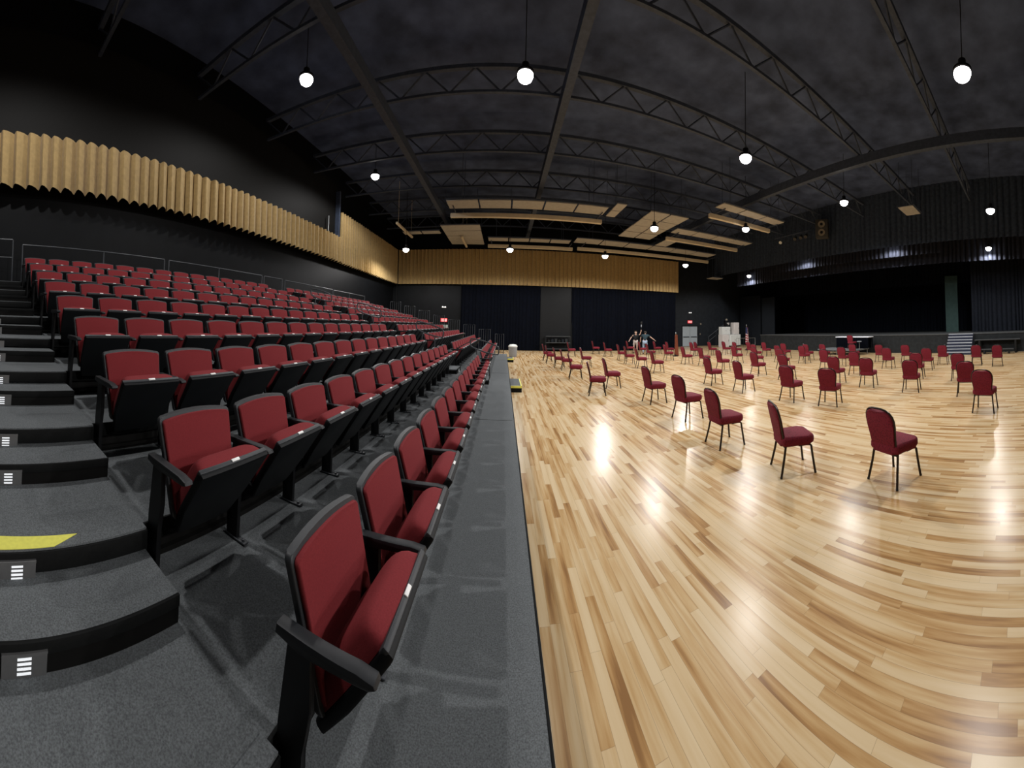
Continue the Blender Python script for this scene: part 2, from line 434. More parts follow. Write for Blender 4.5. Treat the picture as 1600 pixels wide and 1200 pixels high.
def make_seat():
    t = thing('auditorium_seat', '', 'seat', group='red tip-up auditorium seats')
    slab(outline(.43, .495, .30, .805, .018, .024), -.008, .022, .006).obj('backrest_shell', M['shell_lip'], t)
    slab(outline(.405, .468, .33, .790, .017, .018), .018, .043, .010).obj('backrest_cushion', M['seat_red'], t)
    # seat folded up about its hinge; built flat along +x then turned up
    tilt = Matrix.Translation((.155, 0, .325)) @ Matrix.Rotation(-rad(58), 4, 'Y')
    MB().prism([(-.115, -.165), (-.09, -.185), (.10, -.215), (.345, -.232), (.365, -.222), (.365, .222), (.345, .232), (.10, .215), (-.09, .185), (-.115, .165)], 'z', -.045, -.004, .010, 2).xf(tilt).obj('seat_shell', M['pan'], t)
    MB().box(.34, .371, -.226, .226, -.024, .0, .006, 2).xf(tilt).obj('front_lip', M['shell_lip'], t)
    rows = []
    for i in range(19):
        u = -1+2*i/18; u = math.copysign(abs(u)**.7, u)
        r = []
        for j in range(23):
            v = -1+2*j/22; v = math.copysign(abs(v)**.7, v)
            hgt = (max(0, 1-abs(u)**5)*max(0, 1-abs(v)**6))**.42
            sq = 1-.05*u*u*v*v
            r.append((.175+.19*u*sq, .219*v*sq*(1-.04*(1-u)/2),   .088*hgt+.012*hgt*(u > 0)*u-.002))
        rows.append(r)
    mb = MB().grid(rows)
    mb.xf(tilt).obj('seat_cushion', M['seat_red'], t)
    MB().box(.366, .376, -.026, .026, -.018, -.002, .003, 2).xf(tilt).obj('number_tag', M['tag'], t)
    return t
ARM_MESH = {}
def arm_parts(t, y):
    key = round(y, 3)
    if key not in ARM_MESH:
        a = MB().prism([(.015, .572), (.02, .606), (.30, .612), (.355, .603), (.362, .590), (.34, .578), (.12, .566)], 'y', y-.024, y+.024, .008, 2).mesh('armrest', M['shell'])
        b = MB().prism([(.035, .003), (.035, .30), (.06, .572), (.15, .572), (.155, .40), (.125, .26), (.13, .003)], 'y', y-.013, y+.013, .004, 1).mesh('standard', M['black_metal'])
        c = MB().box(.03, .20, y-.02, y+.02, .002, .014, .003, 1).lathe([(.010, .013), (.010, .024), (.004, .026)], (.172, y, 0), 8).mesh('foot_bracket', M['rail_metal'])
        ARM_MESH[key] = (a, b, c)
    a, b, c = ARM_MESH[key]
    link_mesh('armrest', a, t); s = link_mesh('standard', b, t); link_mesh('foot_bracket', c, s)
SP = .5594
seat_a = make_seat(); arm_parts(seat_a, -SP/2); remember(seat_a)
seat_b = make_seat(); arm_parts(seat_b, -SP/2); arm_parts(seat_b, SP/2); remember(seat_b)
usedA = usedB = False
for row in range(1, 10):
    for blk, ystart in ((0, 1.165), (1, 9.73+.26)):
        for i in range(14):
            last = i == 13
            src = seat_b if last else seat_a
            loc = (-(.673+DEP*(row-1)), ystart+SP*i, deckz(row-1)+.002)
            nth = ORD[i]; rw = ORD[row-1]
            if blk == 0: lab = 'red tip-up seat, %s from near aisle in near block, %s row up' % (nth, rw)
            else: lab = 'red tip-up seat, %s beyond middle aisle in far block, %s row up' % (nth, rw)
            if last and not usedB: usedB = True; src.location = loc; src['label'] = lab
            elif not last and not usedA: usedA = True; src.location = loc; src['label'] = lab
            else: copy_thing(src, lab, loc)

# ------------------------------------------------------------------ rails of the bleacher
def rail_panel(x, ya, yb, z0, zt, mids, label, low=None):
    t = thing('guard_rail', label, 'railing', (x, (ya+yb)/2, z0+.004), group='guard rails behind the last row')
    w = (yb-ya)/2; h = zt-z0
    MB().tube([(0, -w, h), (0, w, h)], .021, 8).obj('top_rail', M['rail_metal'], t)
    if low: MB().tube([(0, -w, low), (0, w, low)], .016, 8).obj('mid_rail', M['rail_metal'], t)
    for y in [-w, w]+[m-(ya+yb)/2 for m in mids]:
        MB().tube([(0, y, 0), (0, y, h)], .02, 8).obj('post', M['rail_metal'], t)
z9 = deckz(9)
rail_panel(-8.1, -1.5, .69, z9, 3.57, [], 'dark guard rail at top of near aisle stairs', .62)
rail_panel(-8.1, .93, 4.88, z9, 3.46, [3.04], 'dark guard rail behind last row beside near aisle')
rail_panel(-8.1, 5.03, 9.0, z9, 3.45, [6.93], 'dark guard rail, second panel behind last row from near aisle')
rail_panel(-8.1, 9.12, 10.2, z9, 3.45, [], 'short dark guard rail at top of the middle aisle')
rail_panel(-8.1, 10.37, 14.2, z9, 3.43, [12.32], 'dark guard rail behind last row just past middle aisle')
rail_panel(-8.1, 14.32, 18.1, z9, 3.41, [16.07], 'dark guard rail behind last row nearest the far corner')
# picket guards stepping down the far end of the bleacher
glab = ['lowest', 'second lowest', 'third lowest', 'fourth lowest', 'fifth lowest', 'third highest', 'second highest', 'highest']
for n in range(8):
    w = .46 if n == 0 else .62
    xc = -.20-.80*n; h = 1.08
    t = thing('picket_guard', 'dark picket guard, %s step at far end of bleacher' % glab[n], 'railing', (min(xc-.02, nose(n)-.37) if n else xc, YS1-.09, deckz(n)+.003), group='picket guards at the far end')
    MB().tube([(-w/2, 0, 0), (-w/2, 0, h), (w/2, 0, h), (w/2, 0, 0)], .02, 6).obj('frame', M['rail_metal'], t)
    MB().tube([(-w/2, 0, .09), (w/2, 0, .09)], .014, 6).obj('bottom_rail', M['rail_metal'], t)
    k = 4 if n == 0 else 5
    for q in range(1, k):
        x = -w/2+w*q/k
        MB().tube([(x, 0, .09), (x, 0, h-.02)], .009, 5).obj('picket', M['rail_metal'], t)
# loop handrails in the middle aisle
for i, (xc, n) in enumerate(((-.52, 1), (-2.12, 3), (-4.05, 5), (-5.8, 7))):
    nm = ['lowest', 'second lowest', 'third lowest', 'highest'][i]
    zb = deckz(n) if n else P0
    zt = [1.50, 1.94, 2.46, 2.93][i]
    xo = -.335 if i == 0 else -.30
    t = thing('aisle_handrail', 'dark looped handrail in the middle aisle, %s of its line' % nm, 'railing', (0, 9.42, 0), group='looped aisle handrails')
    pts = []
    L2, R2, sl = .33, .13, -.28
    for k in range(24):
        a = 2*PI*k/24
        ca, sa = math.cos(a), math.sin(a)
        px = (L2 if ca > 0 else -L2)*min(1, abs(ca)*1.6) + R2*ca*.6
        pts.append((xc+px, 0, zt-.17+sl*px+sa*.15))
    MB().tube(pts, .019, 8, closed=True).obj('loop', M['rail_metal'], t)
    for dx in (-.22, .16):
        lv = P0
        for n2 in range(10):
            if nose(n2) >= xc+dx-.02: lv = deckz(n2)+.006
            if n2 and nose(n2)-.03 < xc+dx < nose(n2)+.33: lv = deckz(n2-1)+RISE*.52+.006
        MB().tube([(xc+dx, 0, lv), (xc+dx, 0, zt-.17+sl*dx-.14)], .018, 8).obj('post', M['rail_metal'], t)

# step boxes from the platform down to the floor
def step_box(x0, x1, y0, y1, z, label):
    t = thing('step_box', label, 'step', ((x0+x1)/2, (y0+y1)/2, 0), group='step boxes by the platform')
    a, b = (x1-x0)/2, (y1-y0)/2
    MB().box(-a, a, -b, b, 0, z-.02).obj('body', M['riser'], t, False)
    MB().box(-a, a-.03, -b+.03, b, z-.02, z, .004, 1).obj('tread', M['carpet'], t)
    tp = MB().box(a-.03, a+.003, -b, b, z-.05, z+.002).box(-a, a, -b-.003, -b+.03, z-.06, z+.002).obj('edge_tape', M['yellow'], t, False); tp['label'] = 'yellow edge tape'
step_box(.25, .58, 9.75, 11.1, .185, 'black step box with yellow edges beside platform at middle aisle')
step_box(.25, .58, 17.6, 18.5, .185, 'black step box with yellow edges at far end of platform')
# pale bin past the end of the platform
t = thing('waste_bin', 'pale grey bin with dark lid beyond far end of platform', 'bin', (.62, 20.6, 0))
MB().lathe([(.20, 0), (.24, .05), (.27, .58), (.28, .62), (.26, .63)], n=18).obj('body', M['grey_bin'], t)
MB().lathe([(.285, .62), (.285, .67), (.20, .76), (.05, .78)], n=18).obj('lid', M['white'], t)

# ------------------------------------------------------------------ banquet chairs
def bq_outline(inset=0., notch=False):
    """(y, s) outline of the rounded back; s runs up the back, 0 at its foot"""
    ctl = [(.178, 0), (.186, .10), (.200, .22), (.214, .32), (.216, .39), (.203, .445), (.172, .49), (.125, .518), (.07, .530), (0, .533)]
    r = []
    for y, s in ctl:
        r.append((y-inset, max(s-inset, inset*.5) if s < .01 else s-inset*(s/.53)))
    half = r
    pts = half+[(-y, s) for y, s in reversed(half[:-1])]
    if notch:
        q = []
        for y, s in pts:
            if abs(y) < .1: s -= .018*(1-(abs(y)/.1)**2)+.008
            q.append((y, s))
        pts = q
    return pts
BK0, BKA = (-.165, .395), rad(12.5)
def bk(y, s, d=0.):
    """point of the back: s up the reclined back, d out towards the sitter"""
    curve = -.02*(1-(y/.22)**2)
    return (BK0[0]-math.sin(BKA)*s+math.cos(BKA)*(d+curve), y, BK0[1]+math.cos(BKA)*s+math.sin(BKA)*d)
def make_chair():
    t = thing('banquet_chair', '', 'chair', group='maroon banquet chairs on the wooden floor')
    # seat: crowned cushion with rounded plan
    pts = []
    for cx, cy, a0 in ((.15, .145, 0), (-.165, .145, 90), (-.165, -.145, 180), (.15, -.145, 270)):
        for k in range(6):
            a = rad(a0+90*k/5); r = .08 if cx > 0 else .06
            pts.append((cx+r*math.cos(a)*(1.2 if cx > 0 else .8), cy+(.077/r)*r*math.sin(a)))
    mb = MB().prism(pts, 'z', .372, .488, .042, 6)
    for v in mb.bm.verts:
        if v.co.z > .44: v.co.z += .024*(1-(v.co.y/.225)**2)*(1-(v.co.x/.27)**2)
    mb.obj('seat', M['maroon'], t)
    MB().box(-.18, .19, -.185, .185, .362, .384, .006, 1).obj('seat_frame', M['leg'], t)
    ol = bq_outline(.009, True)
    mb = MB().prism(ol, 'x', -.022, .024, .012, 3)
    for v in mb.bm.verts:
        d, y, s = v.co.x, v.co.y, v.co.z
        v.co = Vector(bk(y, s, d+(.012 if d > 0 else -.006)*(1-min(1, (y/.2)**2))))
    mb.obj('backrest', M['maroon'], t)
    fr = bq_outline(.0)
    fr = [p for p in fr]
    MB().tube([bk(y, s) for y, s in fr], .0115, 8).obj('back_frame', M['leg'], t)
    for sy in (-1, 1):
        p0 = bk(sy*.178, -.005)
        lg = MB().tube([p0, (-.158, sy*.184, .37), (-.185, sy*.197, .22), (-.232, sy*.222, .01)], .0152, 8).obj('leg', M['leg'], t)
        MB().lathe([(.016, 0), (.016, .018), (.012, .022)], (-.234, sy*.223, 0), 8).obj('glide', M['glide'], lg)
        lg = MB().tube([(.02, sy*.178, .366), (.13, sy*.180, .367), (.172, sy*.184, .362), (.19, sy*.190, .345), (.205, sy*.198, .22), (.232, sy*.215, .01)], .0152, 8).obj('leg', M['leg'], t)
        MB().lathe([(.016, 0), (.016, .018), (.012, .022)], (.234, sy*.216, 0), 8).obj('glide', M['glide'], lg)
    MB().tube([(-.165, -.185, .352), (-.165, .185, .352)], .006, 6).tube([(-.160, -.184, .372), (-.160, .184, .372)], .005, 6).obj('stretcher', M['leg'], t)
    return t
# rows named from the stage; each entry: back-feet point x, y and heading in degrees
CH = {
 'row nearest the stage': [(14.55,1.28,4),(14.85,2.25,4),(15.2,3.92,3),(15.7,5.97,3),(15.8,7.48,3),(16.0,9.2,0),(15.55,10.9,-3),(15.15,11.8,-3),(15.3,13.65,0),(15.7,15.75,-4),(15.4,16.95,-4),(14.6,18.7,-5)],
 'second row from the stage': [(13.45,4.16,5),(13.55,6.04,3),(13.7,8.49,2),(13.78,11.0,0),(13.5,12.5,-2),(13.5,14.4,0),(14.6,17.5,-3),(13.5,18.9,-6)],
 'third row from the stage': [(11.05,2.32,6),(11.28,3.88,8),(11.4,6.49,6),(12.0,8.35,4),(11.35,10.35,0),(11.35,12.08,-2),(11.55,13.9,-3),(12.1,19.05,-2),(12.6,19.3,-4),(11.0,20.5,-6),(10.65,21.8,-8)],
 'fourth row from the stage': [(8.7,1.63,8),(9.0,3.29,9),(9.32,4.87,9),(9.4,6.15,5),(9.1,8.15,0),(9.2,9.8,-2),(9.05,11.95,-3),(9.45,14.0,-4),(9.1,15.15,-6),(9.2,17.4,-9),(8.6,18.6,-10),(9.25,21.3,-10),(8.9,22.75,-8)],
 'fifth row from the stage': [(7.13,.97,-6),(6.73,4.59,16),(6.58,5.78,4),(6.54,7.69,-4),(6.55,9.28,-3),(6.28,13.05,-8),(6.27,14.75,-10),(6.33,16.45,-10),(6.6,18.3,-8),(6.6,20.95,-8),(6.35,22.98,-8)],
 'second row from the bleacher': [(3.76,1.77,-18),(3.35,3.14,-30),(3.28,4.5,-6),(3.6,6.16,6),(3.63,7.87,2),(3.27,10.3,-6),(3.77,15.7,-6),(4.2,21.2,-6)],
 'row nearest the bleacher': [(2.49,9.36,-13),(2.5,12.3,-10),(2.62,14.7,-6),(2.44,15.6,-4),(2.28,17.3,-4),(2.27,18.6,-4)],
}
chair0 = make_chair(); remember(chair0)
chair0.scale = (1.03, 1.07, 1.03)
first = True
for rw, lst in CH.items():
    for i, (x, y, a) in enumerate(sorted(lst, key=lambda q: q[1])):
        c = rad(a); loc = (x+.232*math.cos(c), y+.232*math.sin(c), 0)
        lab = 'maroon banquet chair, %s from the near end of the %s' % (ORD[i], rw)
        if i == 0: lab = 'maroon banquet chair at the near end of the %s' % rw
        if first: first = False; chair0.location = loc; chair0.rotation_euler = (0, 0, c); chair0['label'] = lab
        else: copy_thing(chair0, lab, loc, c)

# ------------------------------------------------------------------ stage
XS, ZS, YSL = 21.2, 1.25, 21.75
st = thing('stage', 'low dark stage with grey fascia across the right side', 'stage', (XS, 8, 0))
MB().box(.05, XR-XS-.02, YN-8+.02, YSL-8-.02, 0, ZS-.06).obj('fascia', M['stage_face'], st, False)
MB().box(0, XR-XS-.02, YN-8+.02, YSL-8, ZS-.06, ZS, .01, 2).obj('deck', M['stage_top'], st)
# stairs up to the stage
ss = thing('stage_stairs', 'navy stairs with seven pale nosing strips leading up to stage', 'stairs', (XS, 4.15, 0))
for k in range(7):
    zt = ZS*(k+1)/7; x0 = -1.25+k*.18; wy = .80
    sp_ = MB().box(x0, -.005, -wy, wy, zt-ZS/7, zt).obj('step', M['navy_stair'], ss, False)
    q = MB().box(x0-.006, x0+.03, -wy, wy, zt-.035, zt+.004).obj('nosing_strip', M['strip'], sp_, False)
# portable risers right of the stairs
for (x0, x1, y0, y1, z, lab) in ((20.05, 20.5, .75, 2.85, .30, 'lower dark bench riser in front of the upper one beside stage stairs'), (20.55, 21.15, .35, 3.2, .86, 'upper dark bench riser right of the stage stairs')):
    t = thing('bench_riser', lab, 'riser', ((x0+x1)/2, (y0+y1)/2, 0), group='bench risers beside the stage stairs')
    a, b = (x1-x0)/2, (y1-y0)/2
    MB().box(-a, a, -b, b, z-.05, z, .006, 1).obj('top', M['stage_top'], t)
    MB().box(-a-.004, -a+.01, -b, b, z-.03, z+.002).obj('edge_strip', M['rail_metal'], t, False)
    for sx in (-1, 1):
        for sy in (-1, 1):
            MB().box(sx*(a-.06)-.03, sx*(a-.06)+.03, sy*(b-.3)-.06, sy*(b-.3)+.06, 0, z-.05).obj('leg', M['black_metal'], t, False)
# low portable platform with clothed table, one chair and a small pedestal
pf = thing('portable_platform', 'low grey portable platform in front of the stage', 'platform', (19.55, 11.95, 0))
MB().box(-.95, .95, -1.5, 1.5, .32, .40, .008, 1).obj('deck', M['carpet'], pf)
for sx in (-.85, .85):
    for sy in (-1.4, 0, 1.4):
        MB().tube([(sx, sy, 0), (sx, sy, .32)], .025, 8).obj('leg', M['chrome'], pf)
tb = thing('cloth_table', 'table with white top and black skirt standing on low platform', 'table', (20.12, 11.4, .40))
MB().box(-.38, .38, -1.31, 1.31, .735, .80, .018, 3).obj('tabletop', M['table_white'], tb)
drape('table_skirt', (-.34, 1.26), (-.34, -1.26), .01, .745, .16, .03, M['navy'], parent=tb, seed=12)
drape('table_skirt', (.34, -1.26), (.34, 1.26), .01, .745, .16, .03, M['navy'], parent=tb, seed=13)
for sy in (-1.2, 1.2):
    MB().tube([(-.25, sy, 0), (-.25, sy, .745)], .018, 6).obj('leg', M['black_metal'], tb)
    MB().tube([(.25, sy, 0), (.25, sy, .745)], .018, 6).obj('leg', M['black_metal'], tb)
copy_thing(chair0, 'maroon banquet chair standing on low platform at the white topped table', (19.15, 11.02, .40), rad(-4))['group'] = 'chair on the platform'
t = thing('pedestal_stool', 'small pale stool on a thin leg beside the platform chair', 'stool', (19.3, 10.56, .402))
MB().lathe([(.16, 0), (.16, .02), (.02, .03), (.018, .46)], n=14).obj('leg', M['chrome'], t)
MB().lathe([(.15, .46), (.17, .48), (.17, .51), (.14, .53)], n=14).obj('seat', M['grey_bin'], t)

# stage drapes: front border, then the borders behind it, side drapes, flats and the backdrop
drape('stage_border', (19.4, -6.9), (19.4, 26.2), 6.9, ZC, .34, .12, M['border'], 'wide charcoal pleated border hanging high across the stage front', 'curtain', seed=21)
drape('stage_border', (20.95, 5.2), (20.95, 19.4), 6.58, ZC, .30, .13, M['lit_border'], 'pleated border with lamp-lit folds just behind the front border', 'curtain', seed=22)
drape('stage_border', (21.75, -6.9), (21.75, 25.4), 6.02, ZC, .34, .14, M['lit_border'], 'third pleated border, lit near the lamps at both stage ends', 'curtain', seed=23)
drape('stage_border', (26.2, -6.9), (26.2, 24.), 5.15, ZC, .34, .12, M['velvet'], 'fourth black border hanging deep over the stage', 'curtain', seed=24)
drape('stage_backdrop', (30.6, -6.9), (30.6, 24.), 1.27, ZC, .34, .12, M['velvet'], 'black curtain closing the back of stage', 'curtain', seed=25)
drape('side_curtain', (24.3, -4.5), (24.3, 3.9), 1.27, 7.6, .30, .13, M['side'], 'dark pleated side curtain behind the stage stairs', 'curtain', seed=26)
tag(MB().box(25.6, 25.66, 5.22, 6.22, ZS, 5.7).obj('stage_flat', M['green_flat'], None, False), 'narrow grey-green stage flat left of side curtain', 'panel')
tag(MB().box(24.2, 24.3, 22.75, 24.55, 0, 4.95).obj('stage_flat', M['blue_flat'], None, False), 'slate stage flat at left end of the stage', 'panel')
tag(MB().box(24.4, 24.5, 24.95, 28.2, 0, 5.3).obj('stage_flat', M['blue_flat'], None, False), 'wide slate flat behind the striped flag', 'panel')

# ------------------------------------------------------------------ lamps
def lamp(x, y, z, label, power=420., grp='round white ceiling lamps'):
    t = thing('ceiling_lamp', label, 'lamp', (x, y, z), group=grp)
    MB().lathe([(.19, -.02), (.215, .0), (.215, .05), (.13, .11), (.09, .13), (.09, .26), (.05, .29)], n=18).obj('housing', M['black_metal'], t)
    MB().lathe([(.03, -.22), (.10, -.205), (.165, -.15), (.195, -.08), (.195, -.02)], n=18).obj('lens', M['lens'], t)
    MB().tube([(0, 0, .28), (0, 0, ZC-z-.01)], .012, 5).obj('cable', M['black_metal'], t)
    ld = bpy.data.lights.new('lamp_light', 'SPOT'); ld.energy = power; ld.color = (1, .975, .96)
    ld.spot_size = rad(172); ld.spot_blend = .35; ld.shadow_soft_size = .14
    lo = bpy.data.objects.new('lamp_light', ld); COL.objects.link(lo); lo.parent = t; lo.location = (0, 0, -.4)
LP = 880.
lamp(-6.3, 20.3, 6.68, 'round white lamp hanging in the back left corner beside gold valance', LP)
lamp(.3, 20.5, 6.7, 'round white lamp hanging before back gold valance, second from left corner', LP)
lamp(6.55, 20.9, 6.7, 'round white lamp hanging before right half of back gold valance', LP)
lamp(13.0, 21.3, 6.7, 'round white lamp just right of the gold valance end', LP)
lamp(7.25, 14.9, 7.0, 'round white lamp hanging below the slanted tan ceiling panels', LP)
lamp(12.3, 13.7, 7.5, 'round white lamp hanging below the right tan beam', LP)
lamp(13.9, 8.3, 8.1, 'round white lamp hanging high in front of stage middle', LP)
lamp(15.0, 1.4, 7.1, 'round white lamp hanging high at far right', LP)
lamp(-6.2, 14.6, 9.0, 'round white lamp hanging high over the far seating block', LP*.6)
lamp(7.2, 8.0, 7.6, 'round white lamp hanging high over middle of the wooden floor', LP)
lamp(.4, 8.0, 8.2, 'round white lamp hanging high over front platform', LP*.7)
lamp(7.2, 1.2, 7.6, 'round white lamp hanging high over near right of floor', LP)
lamp(-5.6, 7.8, 9.0, 'round white lamp hanging high over middle of the near seating block', LP*.6)
lamp(-4.6, .8, 9.0, 'round white lamp hanging high over near aisle stairs', LP*.95)
lamp(21.25, 23.25, 6.88, 'round white lamp at left end of the stage below border', LP*.45, 'lamps behind the front border')
lamp(20.3, 15.9, 7.45, 'round white lamp hidden behind front border, left of middle', LP*.4, 'lamps behind the front border')
lamp(20.3, 8.5, 7.45, 'round white lamp hidden behind front border, right of middle', LP*.4, 'lamps behind the front border')
lamp(21.3, 2.2, 6.78, 'round white lamp below border above the stage stairs', LP*.45, 'lamps behind the front border')

# ------------------------------------------------------------------ ceiling panels
def cloud(label, x0, x1, y0, y1, z, nx, ny, beam=None):
    """tan acoustic panels hung in a row; beam = (axis position y, x0, x1) of the tan beam beside them"""
    t = thing('acoustic_panel', label, 'ceiling panel', ((x0+x1)/2, (y0+y1)/2, z), group='tan acoustic panels under the roof')
    a, b = (x1-x0)/2, (y1-y0)/2
    for i in range(nx):
        for j in range(ny):
            xa = -a+2*a*i/nx; ya = -b+2*b*j/ny
            o = MB().box(xa+.04, xa+2*a/nx-.04, ya+.04, ya+2*b/ny-.04, -.03, .03, .015, 1).obj('panel', M['cloud'], t)
            o.rotation_euler = (random.uniform(-.008, .008), random.uniform(-.008, .008), 0)
    for x in (-a, a):
        for y in (-b, b): MB().tube([(x*.8, y*.8, .02), (x*.8, y*.8, ZC-z-.01)], .012, 5).obj('hanger', M['beam'], t)
    for j in range(ny+1):
        y = -b+2*b*j/ny
        MB().box(-a, a, y-.02, y+.02, .03, .08).obj('carrier', M['beam'], t, False)
    if beam:
        by, xa, xb = beam; cx, cy = t.location.x, t.location.y
        MB().box(xa-cx, xb-cx, by-cy-.10, by-cy+.10, -.34, -.10, .02, 1).obj('beam', M['tan'], t)
        for x in (xa-cx+.3, xb-cx-.3): MB().box(x-.02, x+.02, min(by-cy, 0), max(by-cy, 0), -.12, -.07).obj('bracket', M['beam'], t, False)
ZP = 8.05
cloud('row of tan ceiling panels with long beam at top middle', -3.0, 5.2, 15.9, 17.1, ZP, 5, 1, (17.65, -3.0, 5.3))
cloud('square block of tan ceiling panels above back gold valance', -4.1, -1.55, 20.1, 25.0, ZP, 1, 4)
cloud('low row of tan panels and beam above middle of back valance', -1.25, 4.7, 23.0, 23.9, ZP, 4, 1, (24.6, -1.3, 5.1))
cloud('long row of tan panels and beam above right of back valance', 4.9, 16.6, 22.2, 23.5, ZP, 6, 1, (24.3, 5.4, 17.2))
cloud('wide slanted block of tan ceiling panels around a lamp', 7.35, 9.75, 15.5, 20.7, ZP, 2, 4)
cloud('row of tan panels with beam left of the front border', 10.1, 16.4, 17.5, 18.5, ZP, 4, 1, (19.2, 10.2, 16.3))
cloud('narrow tan cross panel joining two panel rows', 10.7, 11.7, 19.5, 22.0, ZP, 1, 2)
cloud('row of tan panels with beam at top right near lamp', 9.9, 14.4, 12.6, 13.4, ZP, 3, 1, (14.0, 10.0, 14.5))
cloud('small tan ceiling panel at top edge before stage', 15.9, 17.3, 5.4, 6.3, ZP, 1, 1)
cloud('short strip of tan panels in back left ceiling corner', -6.9, -4.3, 21.2, 21.9, ZP, 2, 1)
cloud('narrow tan strip beside the end of top middle beam', 5.35, 5.95, 15.2, 17.2, ZP, 1, 2)
cloud('small tan panel pair hanging at left end of the front border', 17.9, 19.2, 24.6, 25.6, 6.55, 1, 2)
for (x, y0, y1, lab) in ((-6.4, 18.6, 22.0, 'thin tan ceiling duct running towards back left corner'), (-2.95, 22.2, 25.1, 'thin pale ceiling tube below the square panel block')):
    tag(MB().box(x-.07, x+.07, y0, y1, ZP-.25, ZP-.11, .02, 1).tube([(x, y0+.3, ZP-.2), (x, y0+.3, ZC-.01)], .012, 5).tube([(x, y1-.3, ZP-.2), (x, y1-.3, ZC-.01)], .012, 5).obj('ceiling_duct', M['tan']), lab, 'duct')

# hanging loudspeaker and stage spotlights before the front border
t = thing('loudspeaker', 'tall loudspeaker with two tan woofers hanging before front border', 'speaker', (18.75, 13.0, 8.05), rad(205))
MB().box(-.3, .3, -.43, .43, 0, 1.25, .02, 2).obj('cabinet', M['spk'], t)
for z in (.33, .90):
    MB().lathe([(.24, .30), (.24, .318), (.20, .318), (.17, .312)], (0, 0, z), 20, 'x').obj('woofer', M['cone'], t)
    MB().lathe([(.10, .31), (.10, .324), (.05, .335)], (0, 0, z), 14, 'x').obj('woofer_cap', M['black_metal'], t)
for y in (-.3, .3): MB().tube([(0, y, 1.25), (0, y, ZC-8.06)], .015, 5).obj('hanger', M['beam'], t)
t = thing('light_bar', 'black hanging bar carrying stage spotlights left of loudspeaker', 'bar', (18.6, 15.7, 8.75))
MB().tube([(0, -1.7, 0), (0, 1.7, 0)], .03, 8).obj('pipe', M['beam'], t)
for y in (-1.4, 1.4): MB().tube([(0, y, 0), (0, y, ZC-8.76)], .015, 5).obj('hanger', M['beam'], t)
for i, (y, m, w) in enumerate(((14.3, 'spk', 'nearest the loudspeaker'), (14.75, 'spk', 'second from the loudspeaker'), (15.3, 'spk', 'third from the loudspeaker'), (16.7, 'chrome', 'at the left end, pale'))):
    t = thing('stage_spotlight', 'stage spotlight hanging on the black bar, %s' % w, 'spotlight', (18.6, y, 8.70), rad(200), group='stage spotlights on the bar')
    mx = Matrix.Translation((0, 0, -.28)) @ Matrix.Rotation(rad(35), 4, 'Y')
    MB().lathe([(.07, -.2), (.10, -.16), (.11, .16), (.12, .22), (.10, .22)], (0, 0, 0), 14, 'x').xf(mx).obj('can', M[m], t)
    MB().lathe([(.095, .205), (.095, .212)], (0, 0, 0), 14, 'x').xf(mx).obj('lens', M['grey_bin'], t)
    MB().tube([(0, -.13, -.28), (0, -.13, -.06), (0, 0, 0), (0, .13, -.06), (0, .13, -.28)], .012, 6).obj('yoke', M['beam'], t)

# ------------------------------------------------------------------ far wall: door, signs, boxes
d1 = MB().box(17.24, 17.31, YD-.04, YD+.05, 0, 2.12).box(19.14, 19.21, YD-.04, YD+.05, 0, 2.12).box(17.24, 19.21, YD-.04, YD+.05, 2.05, 2.12).obj('door_1', M['pillar'], None, False); d1['kind'] = 'structure'
for (xa, xb) in ((17.32, 18.21), (18.24, 19.13)):
    lf = MB().box(xa, xb, YD+.02, YD+.07, .02, 2.04, .005, 1).obj('door_leaf', M['door'], d1)
    MB().box(xa+.08, xb-.08, YD-.04, YD+.0, .92, .99, .01, 1).box(xa+.10, xa+.14, YD, YD+.02, .93, .98).box(xb-.14, xb-.10, YD, YD+.02, .93, .98).obj('push_bar', M['black_metal'], lf)
def exit_sign(x, y, z, label):
    t = thing('exit_sign', label, 'exit sign', (x, y, z), group='red exit signs')
    MB().box(-.26, .26, -.05, 0, -.14, .14, .01, 1).obj('case', M['exit_red'], t)
    MB().box(-.22, .22, -.056, -.048, -.105, .105).obj('face', M['exit_face'], t, False)
    cu = bpy.data.curves.new('exit_text', 'FONT'); cu.body = 'EXIT'; cu.size = .19; cu.align_x = 'CENTER'; cu.align_y = 'CENTER'; cu.extrude = .003
    tmp = bpy.data.objects.new('exit_text', cu); COL.objects.link(tmp)
    bpy.context.view_layer.update()
    me = bpy.data.meshes.new_from_object(tmp.evaluated_get(bpy.context.evaluated_depsgraph_get()))
    bpy.data.objects.remove(tmp); me.materials.clear(); me.materials.append(M['exit_red'])
    o = link_mesh('lettering', me, t); o.location = (0, -.06, 0); o.rotation_euler = (PI/2, 0, 0)
exit_sign(18.2, YD, 2.5, 'red lit exit sign above the pale double door')
exit_sign(-4.7, YB, 2.22, 'red lit exit sign on back wall beyond far seats')
def em_light(x, y, z, label):
    t = thing('emergency_light', label, 'light', (x, y, z), group='emergency lights')
    MB().box(-.17, .17, -.07, 0, -.05, .05, .01, 1).obj('case', M['white'], t)
    for sx in (-.1, .1): MB().lathe([(.05, -.06), (.06, 0), (.05, .02)], (0, 0, 0), 10).xf(Matrix.Translation((sx, -.08, .02)) @ Matrix.Rotation(rad(80), 4, 'X')).obj('bulb', M['glow'], t)
em_light(18.2, YD, 3.43, 'small white emergency light above the right exit sign')
em_light(-4.72, YB, 3.24, 'small white emergency light on the back left wall above exit sign')
